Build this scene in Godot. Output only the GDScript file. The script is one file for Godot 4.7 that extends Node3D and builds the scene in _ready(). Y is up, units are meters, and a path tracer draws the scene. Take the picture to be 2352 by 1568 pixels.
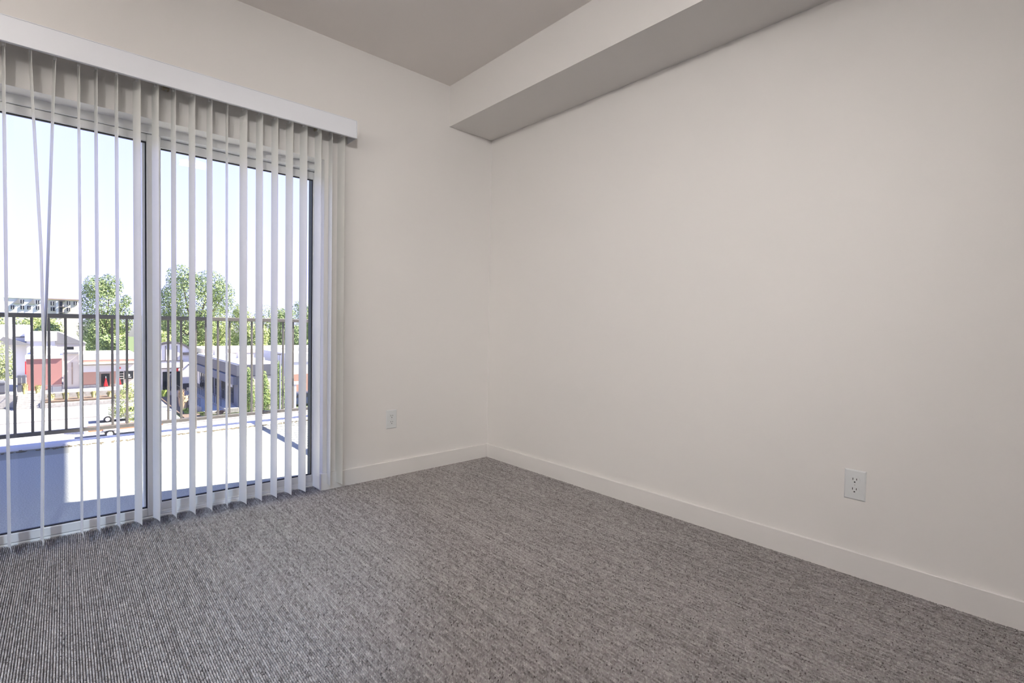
extends Node3D

# ---------------------------------------------------------------- measures (metres, y up)
# corner of far wall (z = 0) and right wall (x = 0) on the carpet is the origin
const CEIL := 2.7426
const SOFFIT_Y := 2.4541
const SOFFIT_W := 0.3967
const BASE_H := 0.106
const BASE_T := 0.0153
const DOOR_R := -1.298
const DOOR_L := -3.06
const DOOR_T := 2.008
const LEFT_X := -4.42
const NEAR_Z := 6.8
const DECK_Y := -0.03
const RAIL_Z := -2.645
const GROUND_Y := -10.0

var M := {}
var taken := {}
var rng := RandomNumberGenerator.new()

# ---------------------------------------------------------------- helpers
func numbered(called: String) -> String:
	if not taken.has(called):
		taken[called] = 0
		return called
	taken[called] += 1
	return "%s_%03d" % [called, taken[called]]

func thing(called: String, label: String, category: String, at := Vector3.ZERO, group := "") -> Node3D:
	var o := Node3D.new()
	o.name = numbered(called)
	add_child(o)
	o.position = at
	o.set_meta("label", label)
	o.set_meta("category", category)
	if group != "":
		o.set_meta("group", group)
	return o

func structure(called: String, label: String, at := Vector3.ZERO) -> Node3D:
	var o := Node3D.new()
	o.name = called
	add_child(o)
	o.position = at
	o.set_meta("kind", "structure")
	o.set_meta("label", label)
	return o

func mb() -> SurfaceTool:
	var st := SurfaceTool.new()
	st.begin(Mesh.PRIMITIVE_TRIANGLES)
	st.set_smooth_group(-1)
	return st

func tri(st: SurfaceTool, a: Vector3, b: Vector3, c: Vector3, n: Vector3) -> void:
	var fn := (c - a).cross(b - a)
	if fn.dot(n) < 0.0:
		var t := b
		b = c
		c = t
	st.add_vertex(a)
	st.add_vertex(b)
	st.add_vertex(c)

func quad(st: SurfaceTool, a: Vector3, b: Vector3, c: Vector3, d: Vector3, n: Vector3) -> void:
	tri(st, a, b, c, n)
	tri(st, a, c, d, n)

# a box between two corners, edges chamfered by ch
func box(st: SurfaceTool, a: Vector3, b: Vector3, ch := 0.0) -> void:
	var lo := Vector3(minf(a.x, b.x), minf(a.y, b.y), minf(a.z, b.z))
	var hi := Vector3(maxf(a.x, b.x), maxf(a.y, b.y), maxf(a.z, b.z))
	var c := (lo + hi) / 2.0
	var h := (hi - lo) / 2.0
	ch = minf(ch, minf(h.x, minf(h.y, h.z)) * 0.8)
	for ax in 3:
		var u := (ax + 1) % 3
		var v := (ax + 2) % 3
		for s: float in [-1.0, 1.0]:
			var n := Vector3.ZERO
			n[ax] = s
			var p := []
			for q: Vector2 in [Vector2(-1, -1), Vector2(1, -1), Vector2(1, 1), Vector2(-1, 1)]:
				var k := c
				k[ax] += s * h[ax]
				k[u] += q.x * (h[u] - ch)
				k[v] += q.y * (h[v] - ch)
				p.append(k)
			quad(st, p[0], p[1], p[2], p[3], n)
	if ch <= 0.0:
		return
	for ax in 3:
		var u := (ax + 1) % 3
		var v := (ax + 2) % 3
		for su: float in [-1.0, 1.0]:
			for sv: float in [-1.0, 1.0]:
				var n := Vector3.ZERO
				n[u] = su
				n[v] = sv
				var p := []
				for e: Vector2 in [Vector2(-1, 0), Vector2(1, 0), Vector2(1, 1), Vector2(-1, 1)]:
					var k := c
					k[ax] += e.x * (h[ax] - ch)
					k[u] += su * (h[u] - (ch if e.y > 0.5 else 0.0))
					k[v] += sv * (h[v] - (0.0 if e.y > 0.5 else ch))
					p.append(k)
				quad(st, p[0], p[1], p[2], p[3], n)
	for sx: float in [-1.0, 1.0]:
		for sy: float in [-1.0, 1.0]:
			for sz: float in [-1.0, 1.0]:
				var s := Vector3(sx, sy, sz)
				var p := []
				for ax in 3:
					var k := c
					for j in 3:
						k[j] += s[j] * (h[j] - (0.0 if j == ax else ch))
					p.append(k)
				tri(st, p[0], p[1], p[2], s)

# a prism: outline (counter-clockwise or not, convex) in a plane, pushed along an axis; f maps (u, v, w) to a point
func prism(st: SurfaceTool, outline: PackedVector2Array, w0: float, w1: float, f: Callable) -> void:
	var idx := Geometry2D.triangulate_polygon(outline)
	var mid := Vector2.ZERO
	for p in outline:
		mid += p / outline.size()
	var ahead: Vector3 = (f.call(mid.x, mid.y, w1) - f.call(mid.x, mid.y, w0)).normalized()
	for k in range(0, idx.size(), 3):
		var a := outline[idx[k]]
		var b := outline[idx[k + 1]]
		var c := outline[idx[k + 2]]
		tri(st, f.call(a.x, a.y, w1), f.call(b.x, b.y, w1), f.call(c.x, c.y, w1), ahead)
		tri(st, f.call(a.x, a.y, w0), f.call(b.x, b.y, w0), f.call(c.x, c.y, w0), -ahead)
	var cw := Geometry2D.is_polygon_clockwise(outline)
	for k in outline.size():
		var a := outline[k]
		var b := outline[(k + 1) % outline.size()]
		var e := (b - a).normalized()
		var out := Vector2(e.y, -e.x) * (-1.0 if cw else 1.0)
		var m := (a + b) / 2.0
		var n: Vector3 = f.call(m.x + out.x * 0.01, m.y + out.y * 0.01, w0) - f.call(m.x, m.y, w0)
		quad(st, f.call(a.x, a.y, w0), f.call(b.x, b.y, w0), f.call(b.x, b.y, w1), f.call(a.x, a.y, w1), n)

# a round bar between two points
func bar(st: SurfaceTool, a: Vector3, b: Vector3, ra: float, rb := -1.0, n := 8) -> void:
	if rb < 0.0:
		rb = ra
	var d := (b - a).normalized()
	var u := d.cross(Vector3.UP if absf(d.y) < 0.9 else Vector3.RIGHT).normalized()
	var v := d.cross(u)
	for k in n:
		var t0 := TAU * k / n
		var t1 := TAU * (k + 1) / n
		var e0 := u * cos(t0) + v * sin(t0)
		var e1 := u * cos(t1) + v * sin(t1)
		quad(st, a + e0 * ra, a + e1 * ra, b + e1 * rb, b + e0 * rb, e0 + e1)
		tri(st, a, a + e0 * ra, a + e1 * ra, -d)
		tri(st, b, b + e0 * rb, b + e1 * rb, d)

func obj(called: String, st: SurfaceTool, m: Material, parent: Node) -> MeshInstance3D:
	st.generate_normals()
	return put(called, st.commit(), m, parent)

func put(called: String, mesh: Mesh, m: Material, parent: Node) -> MeshInstance3D:
	var o := MeshInstance3D.new()
	o.name = called
	o.mesh = mesh
	o.material_override = m
	o.cast_shadow = GeometryInstance3D.SHADOW_CASTING_SETTING_ON
	parent.add_child(o, true)
	return o

# one box as a part, corners in world coordinates
func pbox(parent: Node3D, called: String, m: Material, a: Vector3, b: Vector3, ch := 0.0) -> MeshInstance3D:
	var g := Vector3.ZERO
	var n: Node = parent
	while n is Node3D and n != self:
		g += (n as Node3D).position
		n = n.get_parent()
	var st := mb()
	box(st, a - g, b - g, ch)
	return obj(called, st, m, parent)

func mat(c: Color, rough := 0.7, metal := 0.0) -> StandardMaterial3D:
	var m := StandardMaterial3D.new()
	m.albedo_color = c
	m.roughness = rough
	m.metallic = metal
	return m

# c0, c1: sRGB colours between which a seamless noise mixes; size: metres per tile
func noisy(c0: Color, c1: Color, size: float, freq: float, rough := 0.9, seed_ := 1, relief := 0.0, octaves := 3, px := 256) -> StandardMaterial3D:
	var fn := FastNoiseLite.new()
	fn.seed = seed_
	fn.frequency = freq
	fn.fractal_octaves = octaves
	var src := fn.get_seamless_image(px, px)
	var im := Image.create(px, px, false, Image.FORMAT_RGB8)
	for y in px:
		for x in px:
			im.set_pixel(x, y, c0.lerp(c1, src.get_pixel(x, y).r))
	var m := mat(Color.WHITE, rough)
	m.albedo_texture = ImageTexture.create_from_image(im)
	m.uv1_triplanar = true
	m.uv1_world_triplanar = true
	m.uv1_scale = Vector3.ONE / size
	if relief > 0.0:
		m.heightmap_enabled = true
		m.heightmap_texture = ImageTexture.create_from_image(src)
		m.heightmap_scale = relief
	return m

# ---------------------------------------------------------------- plants
# leaves: small two-sided blades over a set of ellipsoid clumps [centre, radii]
func leaves(clumps: Array, count: int, size: float, c0: Color, c1: Color, inner := 0.55) -> ArrayMesh:
	var v := PackedVector3Array()
	var nn := PackedVector3Array()
	var col := PackedColorArray()
	var vol := 0.0
	for c: Array in clumps:
		vol += pow(c[1].x * c[1].y * c[1].z, 0.667)
	for c: Array in clumps:
		var n := int(count * pow(c[1].x * c[1].y * c[1].z, 0.667) / vol)
		for i in n:
			var d := Vector3(rng.randfn(), rng.randfn(), rng.randfn()).normalized()
			var r := lerpf(inner, 1.06, sqrt(rng.randf()))
			var p: Vector3 = c[0] + d * c[1] * r
			var nd := (d + Vector3(rng.randfn(), rng.randfn() + 0.5, rng.randfn()) * 0.55).normalized()
			var u := nd.cross(Vector3(rng.randfn(), rng.randfn(), rng.randfn()).normalized()).normalized()
			var w := nd.cross(u)
			var s := size * rng.randf_range(0.6, 1.3)
			var q := c0.lerp(c1, rng.randf())
			var a := p - u * s
			var b := p + w * s * 0.5
			var e := p + u * s
			var f := p - w * s * 0.5
			for k: Vector3 in [a, b, e, a, e, f]:
				v.append(k)
				nn.append(nd)
				col.append(q)
	var arr := []
	arr.resize(Mesh.ARRAY_MAX)
	arr[Mesh.ARRAY_VERTEX] = v
	arr[Mesh.ARRAY_NORMAL] = nn
	arr[Mesh.ARRAY_COLOR] = col
	var me := ArrayMesh.new()
	me.add_surface_from_arrays(Mesh.PRIMITIVE_TRIANGLES, arr)
	return me

func tree(called: String, label: String, at: Vector3, clumps: Array, count: int, leaf: float, c0: Color, c1: Color, trunk_r: float, group := "") -> Node3D:
	var t := thing(called, label, "tree", at, group)
	var cr := put("crown", leaves(clumps, count, leaf, c0, c1), M.leaf, t)
	cr.set_meta("kind", "stuff")
	var st := mb()
	var top: Vector3 = clumps[0][0]
	var fork := Vector3(top.x * 0.3, top.y * 0.5, top.z * 0.3)
	bar(st, Vector3.ZERO, fork, trunk_r, trunk_r * 0.75, 7)
	for c: Array in clumps:
		bar(st, fork, c[0], trunk_r * 0.5, trunk_r * 0.15, 5)
	obj("trunk", st, M.bark, t)
	return t

func crown_of(h: float, w: float, n: int) -> Array:
	var out := [[Vector3(0, h * 0.62, 0), Vector3(w * 0.72, h * 0.32, w * 0.72)], [Vector3(0, h * 0.30, 0), Vector3(w * 0.85, h * 0.24, w * 0.85)]]
	for i in n:
		var a := rng.randf() * TAU
		var r := w * rng.randf_range(0.4, 0.72)
		out.append([Vector3(cos(a) * r, h * rng.randf_range(0.22, 0.86), sin(a) * r), Vector3(w, h * 0.34, w) * rng.randf_range(0.28, 0.44)])
	return out

func grass_clump(called: String, label: String, at: Vector3, h: float, spread: float, blades: int, c0: Color, c1: Color, group: String) -> void:
	var t := thing(called, label, "grass", at, group)
	var v := PackedVector3Array()
	var nn := PackedVector3Array()
	var col := PackedColorArray()
	for i in blades:
		var a := rng.randf() * TAU
		var d := Vector3(cos(a), 0, sin(a))
		var lean := sqrt(rng.randf()) * spread
		var hh := h * rng.randf_range(0.55, 1.0)
		var side := Vector3(-d.z, 0, d.x) * 0.022
		var p0 := d * rng.randf() * spread * 0.45
		var p1 := p0 + d * lean * 0.35 + Vector3.UP * hh * 0.85
		var p2 := p0 + d * lean * 0.75 + Vector3.UP * hh * rng.randf_range(0.65, 1.05)
		var q := c0.lerp(c1, rng.randf())
		for k: Vector3 in [p0 - side, p0 + side, p1 + side, p0 - side, p1 + side, p1 - side, p1 - side, p1 + side, p2]:
			v.append(k)
			nn.append((d + Vector3.UP * 0.5).normalized())
			col.append(q)
	var arr := []
	arr.resize(Mesh.ARRAY_MAX)
	arr[Mesh.ARRAY_VERTEX] = v
	arr[Mesh.ARRAY_NORMAL] = nn
	arr[Mesh.ARRAY_COLOR] = col
	var me := ArrayMesh.new()
	me.add_surface_from_arrays(Mesh.PRIMITIVE_TRIANGLES, arr)
	var bl := put("blades", me, M.leaf, t)
	bl.set_meta("kind", "stuff")

# ---------------------------------------------------------------- scene
func _ready() -> void:
	rng.seed = 20240611
	camera_and_light()
	materials()
	room()
	door()
	balcony()
	blind()
	outlets()
	ceiling_light()
	added_floor_lamp()
	added_track_light()
	street()
	shops()
	far_buildings()
	plants()
	vehicles()

func camera_and_light() -> void:
	var cam := Camera3D.new()
	cam.name = "camera"
	add_child(cam)
	cam.position = Vector3(-2.4733, 1.02267, 3.03458)
	cam.basis = Basis(Vector3.UP, deg_to_rad(-41.8465)) * Basis(Vector3.RIGHT, deg_to_rad(-1.67433)) * Basis(Vector3.BACK, deg_to_rad(0.99541))
	cam.fov = 68.61257
	cam.near = 0.05
	cam.far = 900.0
	cam.current = true

	var sky_mat := ProceduralSkyMaterial.new()
	sky_mat.sky_top_color = Color(0.325, 0.485, 0.830)
	sky_mat.sky_horizon_color = Color(0.73, 0.745, 0.945)
	sky_mat.sky_curve = 0.5
	sky_mat.ground_bottom_color = Color(0.6, 0.6, 0.6)
	sky_mat.ground_horizon_color = Color(0.9, 0.9, 0.9)
	sky_mat.sun_angle_max = 1.0
	sky_mat.sky_energy_multiplier = 1.45
	var sky := Sky.new()
	sky.sky_material = sky_mat
	var env := Environment.new()
	env.background_mode = Environment.BG_SKY
	env.sky = sky
	env.tonemap_mode = Environment.TONE_MAPPER_LINEAR
	env.tonemap_exposure = 1.08
	env.sdfgi_enabled = true
	env.ssao_enabled = true
	env.ssil_enabled = true
	var we := WorldEnvironment.new()
	we.name = "world_environment"
	we.environment = env
	add_child(we)

	# the sun stands to the right and a little behind the balcony wall, 45 degrees high
	var sun := DirectionalLight3D.new()
	sun.name = "sun"
	var to_sun := Vector3(0.976 * 0.706, 0.708, 0.217 * 0.706)
	add_child(sun)
	sun.look_at_from_position(Vector3.ZERO, -to_sun, Vector3.UP)
	sun.light_energy = 8.5
	sun.light_color = Color(1.0, 0.96, 0.90)
	sun.light_angular_distance = 0.53
	sun.shadow_enabled = true

func materials() -> void:
	M.wall = mat(Color(0.91, 0.899, 0.889), 0.75)
	M.ceiling = mat(Color(0.955, 0.935, 0.92), 0.85)
	M.trim = mat(Color(0.915, 0.904, 0.895), 0.4)
	M.vinyl = mat(Color(0.955, 0.955, 0.95), 0.35)
	M.gasket = mat(Color(0.10, 0.10, 0.11), 0.6)
	M.glass = mat(Color(0.93, 0.98, 0.965, 0.05), 0.0)
	M.glass.transparency = BaseMaterial3D.TRANSPARENCY_ALPHA
	M.valance = mat(Color(0.93, 0.94, 0.965), 0.35)
	M.slat = mat(Color(0.90, 0.90, 0.89), 0.45)
	M.slat.backlight = Color(0.6, 0.6, 0.6)
	M.clip = mat(Color(0.70, 0.66, 0.58), 0.4)
	M.dark_hole = mat(Color(0.05, 0.05, 0.05), 0.8)
	M.plate = mat(Color(0.87, 0.88, 0.885), 0.35)
	M.screw = mat(Color(0.80, 0.80, 0.80), 0.4, 0.3)
	M.backing = mat(Color(0.36, 0.33, 0.32), 0.95)
	M.pile = mat(Color.WHITE, 0.95)
	M.pile.vertex_color_use_as_albedo = true
	M.siding = noisy(Color(0.20, 0.24, 0.23), Color(0.30, 0.34, 0.33), 0.12, 0.06, 0.85, 5, 0.15)
	M.stucco = noisy(Color(0.72, 0.70, 0.66), Color(0.78, 0.76, 0.72), 0.5, 0.08, 0.9, 6)
	M.deck = noisy(Color(0.55, 0.565, 0.55), Color(0.76, 0.775, 0.76), 0.30, 0.12, 0.85, 7, 0.15, 4)
	M.gutter = noisy(Color(0.48, 0.49, 0.47), Color(0.70, 0.71, 0.68), 0.10, 0.09, 0.95, 8, 0.3)
	M.flashing = mat(Color(0.74, 0.74, 0.74), 0.5)
	M.grit = noisy(Color(0.35, 0.33, 0.28), Color(0.62, 0.58, 0.50), 0.06, 0.1, 0.95, 9)
	M.rail = noisy(Color(0.32, 0.31, 0.31), Color(0.42, 0.41, 0.40), 0.08, 0.06, 0.55, 10)
	M.concrete = noisy(Color(0.58, 0.57, 0.54), Color(0.68, 0.67, 0.65), 3.0, 0.03, 0.9, 11)
	M.asphalt = noisy(Color(0.46, 0.46, 0.45), Color(0.57, 0.56, 0.56), 5.0, 0.04, 0.95, 12)
	M.soil = noisy(Color(0.30, 0.25, 0.21), Color(0.44, 0.38, 0.32), 2.0, 0.05, 0.95, 13)
	M.lawn = noisy(Color(0.24, 0.30, 0.15), Color(0.36, 0.42, 0.24), 8.0, 0.05, 0.95, 14)
	M.brick = noisy(Color(0.56, 0.39, 0.37), Color(0.68, 0.51, 0.48), 1.4, 0.12, 0.9, 15)
	M.brick_light = noisy(Color(0.64, 0.49, 0.42), Color(0.74, 0.59, 0.52), 1.4, 0.12, 0.9, 16)
	M.white_wall = mat(Color(0.84, 0.835, 0.825), 0.8)
	M.cream = mat(Color(0.78, 0.75, 0.70), 0.85)
	M.tan = mat(Color(0.58, 0.51, 0.45), 0.85)
	M.dark_trim = mat(Color(0.27, 0.26, 0.27), 0.6)
	M.grey_roof = noisy(Color(0.42, 0.42, 0.43), Color(0.54, 0.54, 0.54), 2.0, 0.06, 0.9, 17)
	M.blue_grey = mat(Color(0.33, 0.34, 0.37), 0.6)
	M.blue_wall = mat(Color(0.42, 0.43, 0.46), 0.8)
	M.win = mat(Color(0.10, 0.12, 0.14), 0.15)
	M.red = mat(Color(0.85, 0.12, 0.14), 0.6)
	M.sign_white = mat(Color(0.80, 0.80, 0.80), 0.6)
	M.leaf = mat(Color.WHITE, 0.7)
	M.leaf.vertex_color_use_as_albedo = true
	M.leaf.backlight = Color(0.45, 0.5, 0.3)
	M.bark = mat(Color(0.42, 0.36, 0.31), 0.9)
	M.paint_white = mat(Color(0.72, 0.72, 0.73), 0.25)
	M.paint_blue = mat(Color(0.16, 0.22, 0.32), 0.25)
	M.tyre = mat(Color(0.07, 0.07, 0.07), 0.8)
	M.hub = mat(Color(0.75, 0.75, 0.77), 0.35, 0.5)
	M.wood = mat(Color(0.68, 0.50, 0.36), 0.8)
	M.steel = mat(Color(0.55, 0.56, 0.58), 0.5, 0.4)

# ---------------------------------------------------------------- the room
func room() -> void:
	# floor: slab with a looped carpet on it
	var fl := structure("floor", "grey ribbed loop carpet covering the whole floor")
	pbox(fl, "carpet_backing", M.backing, Vector3(LEFT_X, -0.25, -0.10), Vector3(0.0, -0.003, NEAR_Z))
	carpet(fl)

	var ce := structure("ceiling", "plain painted ceiling")
	pbox(ce, "ceiling_board", M.ceiling, Vector3(LEFT_X - 0.15, CEIL, -0.16), Vector3(0.15, CEIL + 0.25, NEAR_Z + 0.15))

	# far wall with the opening of the sliding door; rough opening is wider behind the plaster
	var wf := structure("wall_far", "warm white far wall around the sliding glass door")
	pbox(wf, "plaster", M.wall, Vector3(LEFT_X - 0.15, -0.25, -0.105), Vector3(DOOR_L, CEIL, 0.0))
	pbox(wf, "plaster", M.wall, Vector3(DOOR_L, DOOR_T, -0.105), Vector3(DOOR_R, CEIL, 0.0))
	pbox(wf, "plaster", M.wall, Vector3(DOOR_R, -0.25, -0.105), Vector3(0.0, CEIL, 0.0))
	pbox(wf, "framing", M.stucco, Vector3(LEFT_X - 0.15, -0.25, -0.20), Vector3(DOOR_L - 0.05, CEIL, -0.105))
	pbox(wf, "framing", M.stucco, Vector3(DOOR_L - 0.05, DOOR_T + 0.04, -0.20), Vector3(DOOR_R + 0.05, CEIL, -0.105))
	pbox(wf, "framing", M.stucco, Vector3(DOOR_R + 0.05, -0.25, -0.20), Vector3(0.15, CEIL, -0.105))
	pbox(wf, "siding", M.siding, Vector3(LEFT_X - 0.6, -0.6, -0.27), Vector3(DOOR_L + 0.005, CEIL, -0.20))
	pbox(wf, "siding", M.siding, Vector3(DOOR_L + 0.005, DOOR_T + 0.02, -0.27), Vector3(DOOR_R + 0.005, CEIL, -0.20))
	pbox(wf, "siding", M.siding, Vector3(DOOR_R + 0.005, -0.6, -0.27), Vector3(-0.17, CEIL, -0.20))

	pbox(wf, "upper_wall", M.siding, Vector3(LEFT_X - 0.6, CEIL + 0.25, -0.27), Vector3(0.15, 4.17, -0.12))
	var wr := structure("wall_right", "large plain warm white right wall")
	pbox(wr, "plaster", M.wall, Vector3(0.0, -0.25, -0.105), Vector3(0.15, CEIL, NEAR_Z + 0.15))
	var wl := structure("wall_left", "plain left wall out of view")
	pbox(wl, "plaster", M.wall, Vector3(LEFT_X - 0.15, -0.25, 0.0), Vector3(LEFT_X, CEIL, NEAR_Z + 0.15))
	var wn := structure("wall_near", "plain wall behind the camera")
	pbox(wn, "plaster", M.wall, Vector3(LEFT_X, -0.25, NEAR_Z), Vector3(0.0, CEIL, NEAR_Z + 0.15))
	var so := structure("wall_bulkhead", "boxed bulkhead along the top of the right wall")
	pbox(so, "plaster", M.wall, Vector3(-SOFFIT_W, SOFFIT_Y, 0.0), Vector3(0.0, CEIL, NEAR_Z))

	# baseboards, square stock with an eased top edge
	var br := structure("baseboard_right", "flat painted baseboard along the right wall")
	pbox(br, "board", M.trim, Vector3(-BASE_T, -0.003, 0.0), Vector3(0.0, BASE_H, NEAR_Z), 0.0028)
	var bf := structure("baseboard_far", "flat painted baseboard turning into the door reveal")
	pbox(bf, "board", M.trim, Vector3(DOOR_R - BASE_T, -0.003, 0.0), Vector3(-BASE_T, BASE_H, BASE_T), 0.0028)
	pbox(bf, "return_board", M.trim, Vector3(DOOR_R - BASE_T, -0.003, -0.105), Vector3(DOOR_R, BASE_H, 0.002), 0.0028)
	pbox(bf, "board", M.trim, Vector3(LEFT_X, -0.003, 0.0), Vector3(DOOR_L, BASE_H, BASE_T), 0.0028)
	var bl := structure("baseboard_left", "flat painted baseboard along the left wall")
	pbox(bl, "board", M.trim, Vector3(LEFT_X, -0.003, BASE_T), Vector3(LEFT_X + BASE_T, BASE_H, NEAR_Z), 0.0028)
	var bn := structure("baseboard_near", "flat painted baseboard behind the camera")
	pbox(bn, "board", M.trim, Vector3(LEFT_X, -0.003, NEAR_Z - BASE_T), Vector3(0.0, BASE_H, NEAR_Z), 0.0028)

func carpet(parent: Node3D) -> void:
	var ribs := 52
	var tile_x := 0.34
	var pitch := tile_x / ribs
	var loops := 78
	var tile_z := 0.354
	var step := tile_z / loops
	var variants := []
	for k in 5:
		var fn := FastNoiseLite.new()
		fn.seed = 40 + k
		fn.frequency = 1.0
		fn.fractal_octaves = 2
		var v := PackedVector3Array()
		var nn := PackedVector3Array()
		var col := PackedColorArray()
		for i in ribs:
			var shift := rng.randf() * step
			var rib_tone := rng.randf_range(-0.13, 0.13)
			for j in loops:
				var c := Vector3((i + 0.5) * pitch + rng.randfn() * 0.0003, 0, fmod((j + 0.5) * step + shift, tile_z))
				var hh := rng.randf_range(0.0036, 0.0060)
				var rx := pitch * rng.randf_range(0.36, 0.45)
				var rz := step * rng.randf_range(0.52, 0.72)
				var streak := fn.get_noise_2d(i * 5.31, j * 0.09)
				var tone := clampf(0.44 + rib_tone + streak * 0.38 + rng.randfn() * 0.15, 0.0, 1.0)
				var q := Color(0.142, 0.129, 0.128).lerp(Color(0.49, 0.463, 0.462), tone)
				if rng.randf() < 0.015:
					q = Color(0.08, 0.07, 0.068)
				var turn := rng.randf_range(-0.5, 0.5)
				var r0 := []
				var r1 := []
				for a in 6:
					var t := TAU * a / 6.0 + turn
					var e := Vector3(cos(t) * rx, 0, sin(t) * rz)
					r0.append(c + e + Vector3(0, -0.003, 0))
					r1.append(c + e * 0.82 + Vector3(0, hh * 0.62, 0))
				var top := c + Vector3(rng.randfn() * 0.0006, hh, rng.randfn() * 0.0006)
				for a in 6:
					var b := (a + 1) % 6
					var p: Array = [r0[a], r1[b], r1[a], r0[a], r0[b], r1[b], r1[a], r1[b], top]
					for m: Vector3 in p:
						var d := m - c
						v.append(m)
						nn.append(Vector3(d.x / (rx * rx), d.y * 2.0 / (hh * hh) * 0.35 if d.y > 0.0 else 0.0, d.z / (rz * rz)).normalized())
						col.append(q)
		var arr := []
		arr.resize(Mesh.ARRAY_MAX)
		arr[Mesh.ARRAY_VERTEX] = v
		arr[Mesh.ARRAY_NORMAL] = nn
		arr[Mesh.ARRAY_COLOR] = col
		var me := ArrayMesh.new()
		me.add_surface_from_arrays(Mesh.PRIMITIVE_TRIANGLES, arr)
		me.surface_set_material(0, M.pile)
		variants.append({"mesh": me, "at": []})
	for ix in 13:
		for iz in 20:
			var k := rng.randi() % 5
			var t := Transform3D(Basis.IDENTITY, Vector3(LEFT_X + ix * tile_x, 0.0, -0.10 + iz * tile_z))
			if rng.randf() < 0.5:   # laid the other way round, ribs still along z
				t = Transform3D(Basis(Vector3.UP, PI), t.origin + Vector3(tile_x, 0, tile_z))
			variants[k].at.append(t)
	for e: Dictionary in variants:
		var mm := MultiMesh.new()
		mm.transform_format = MultiMesh.TRANSFORM_3D
		mm.mesh = e.mesh
		mm.instance_count = e.at.size()
		for n in e.at.size():
			mm.set_instance_transform(n, e.at[n])
		var o := MultiMeshInstance3D.new()
		o.name = "carpet_pile"
		o.multimesh = mm
		o.set_meta("kind", "stuff")
		parent.add_child(o, true)

# ---------------------------------------------------------------- sliding glass door
func door() -> void:
	var d := structure("door_1", "white vinyl sliding glass door to the balcony", Vector3((DOOR_L + DOOR_R) / 2.0, 0, -0.15))
	var L := DOOR_L - 0.05
	var R := DOOR_R + 0.05
	var T := DOOR_T + 0.04
	var b := 0.003
	pbox(d, "frame_head", M.vinyl, Vector3(L, 1.968, -0.198), Vector3(R, T, -0.106), b)
	pbox(d, "frame_jamb", M.vinyl, Vector3(L, 0.0, -0.198), Vector3(L + 0.06, 1.968, -0.106), b)
	pbox(d, "frame_jamb", M.vinyl, Vector3(R - 0.045, 0.0, -0.198), Vector3(R, 1.968, -0.150), b)
	pbox(d, "sill", M.vinyl, Vector3(L, -0.05, -0.215), Vector3(R, 0.010, -0.106), b)
	for z: float in [-0.112, -0.122, -0.134, -0.146]:
		pbox(d, "track_ridge", M.vinyl, Vector3(-2.098, 0.008, z - 0.002), Vector3(R - 0.045, 0.022 if z < -0.13 else 0.016, z + 0.002), 0.0008)
	# sliding panel, left, nearer the room
	var mid := -2.098
	panel(d, "sliding_panel", L + 0.04, mid, 0.012, 1.966, -0.148, -0.112, L + 0.105, -2.158, 0.053, 1.928)
	# fixed panel, right, further out
	panel(d, "fixed_panel", mid - 0.075, R - 0.002, 0.012, 1.966, -0.188, -0.152, mid - 0.008, -1.3065, 0.061, 1.920)

func panel(d: Node3D, called: String, x0: float, x1: float, y0: float, y1: float, z0: float, z1: float, gx0: float, gx1: float, gy0: float, gy1: float) -> void:
	var p := Node3D.new()
	p.name = called
	d.add_child(p)
	var b := 0.003
	pbox(p, "stile", M.vinyl, Vector3(x0, y0, z0), Vector3(gx0, y1, z1), b)
	pbox(p, "stile", M.vinyl, Vector3(gx1, y0, z0), Vector3(x1, y1, z1), b)
	pbox(p, "rail", M.vinyl, Vector3(gx0, y0, z0), Vector3(gx1, gy0, z1), b)
	pbox(p, "rail", M.vinyl, Vector3(gx0, gy1, z0), Vector3(gx1, y1, z1), b)
	var zm := (z0 + z1) / 2.0
	var g := 0.005
	pbox(p, "gasket", M.gasket, Vector3(gx0, gy0, zm - 0.006), Vector3(gx0 + g, gy1, zm + 0.008))
	pbox(p, "gasket", M.gasket, Vector3(gx1 - g, gy0, zm - 0.006), Vector3(gx1, gy1, zm + 0.008))
	pbox(p, "gasket", M.gasket, Vector3(gx0 + g, gy0, zm - 0.006), Vector3(gx1 - g, gy0 + g, zm + 0.008))
	pbox(p, "gasket", M.gasket, Vector3(gx0 + g, gy1 - g, zm - 0.006), Vector3(gx1 - g, gy1, zm + 0.008))
	var st := mb()
	var off := d.position
	quad(st, Vector3(gx0, gy0, zm) - off, Vector3(gx1, gy0, zm) - off, Vector3(gx1, gy1, zm) - off, Vector3(gx0, gy1, zm) - off, Vector3.BACK)
	obj("pane", st, M.glass, p)

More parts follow.
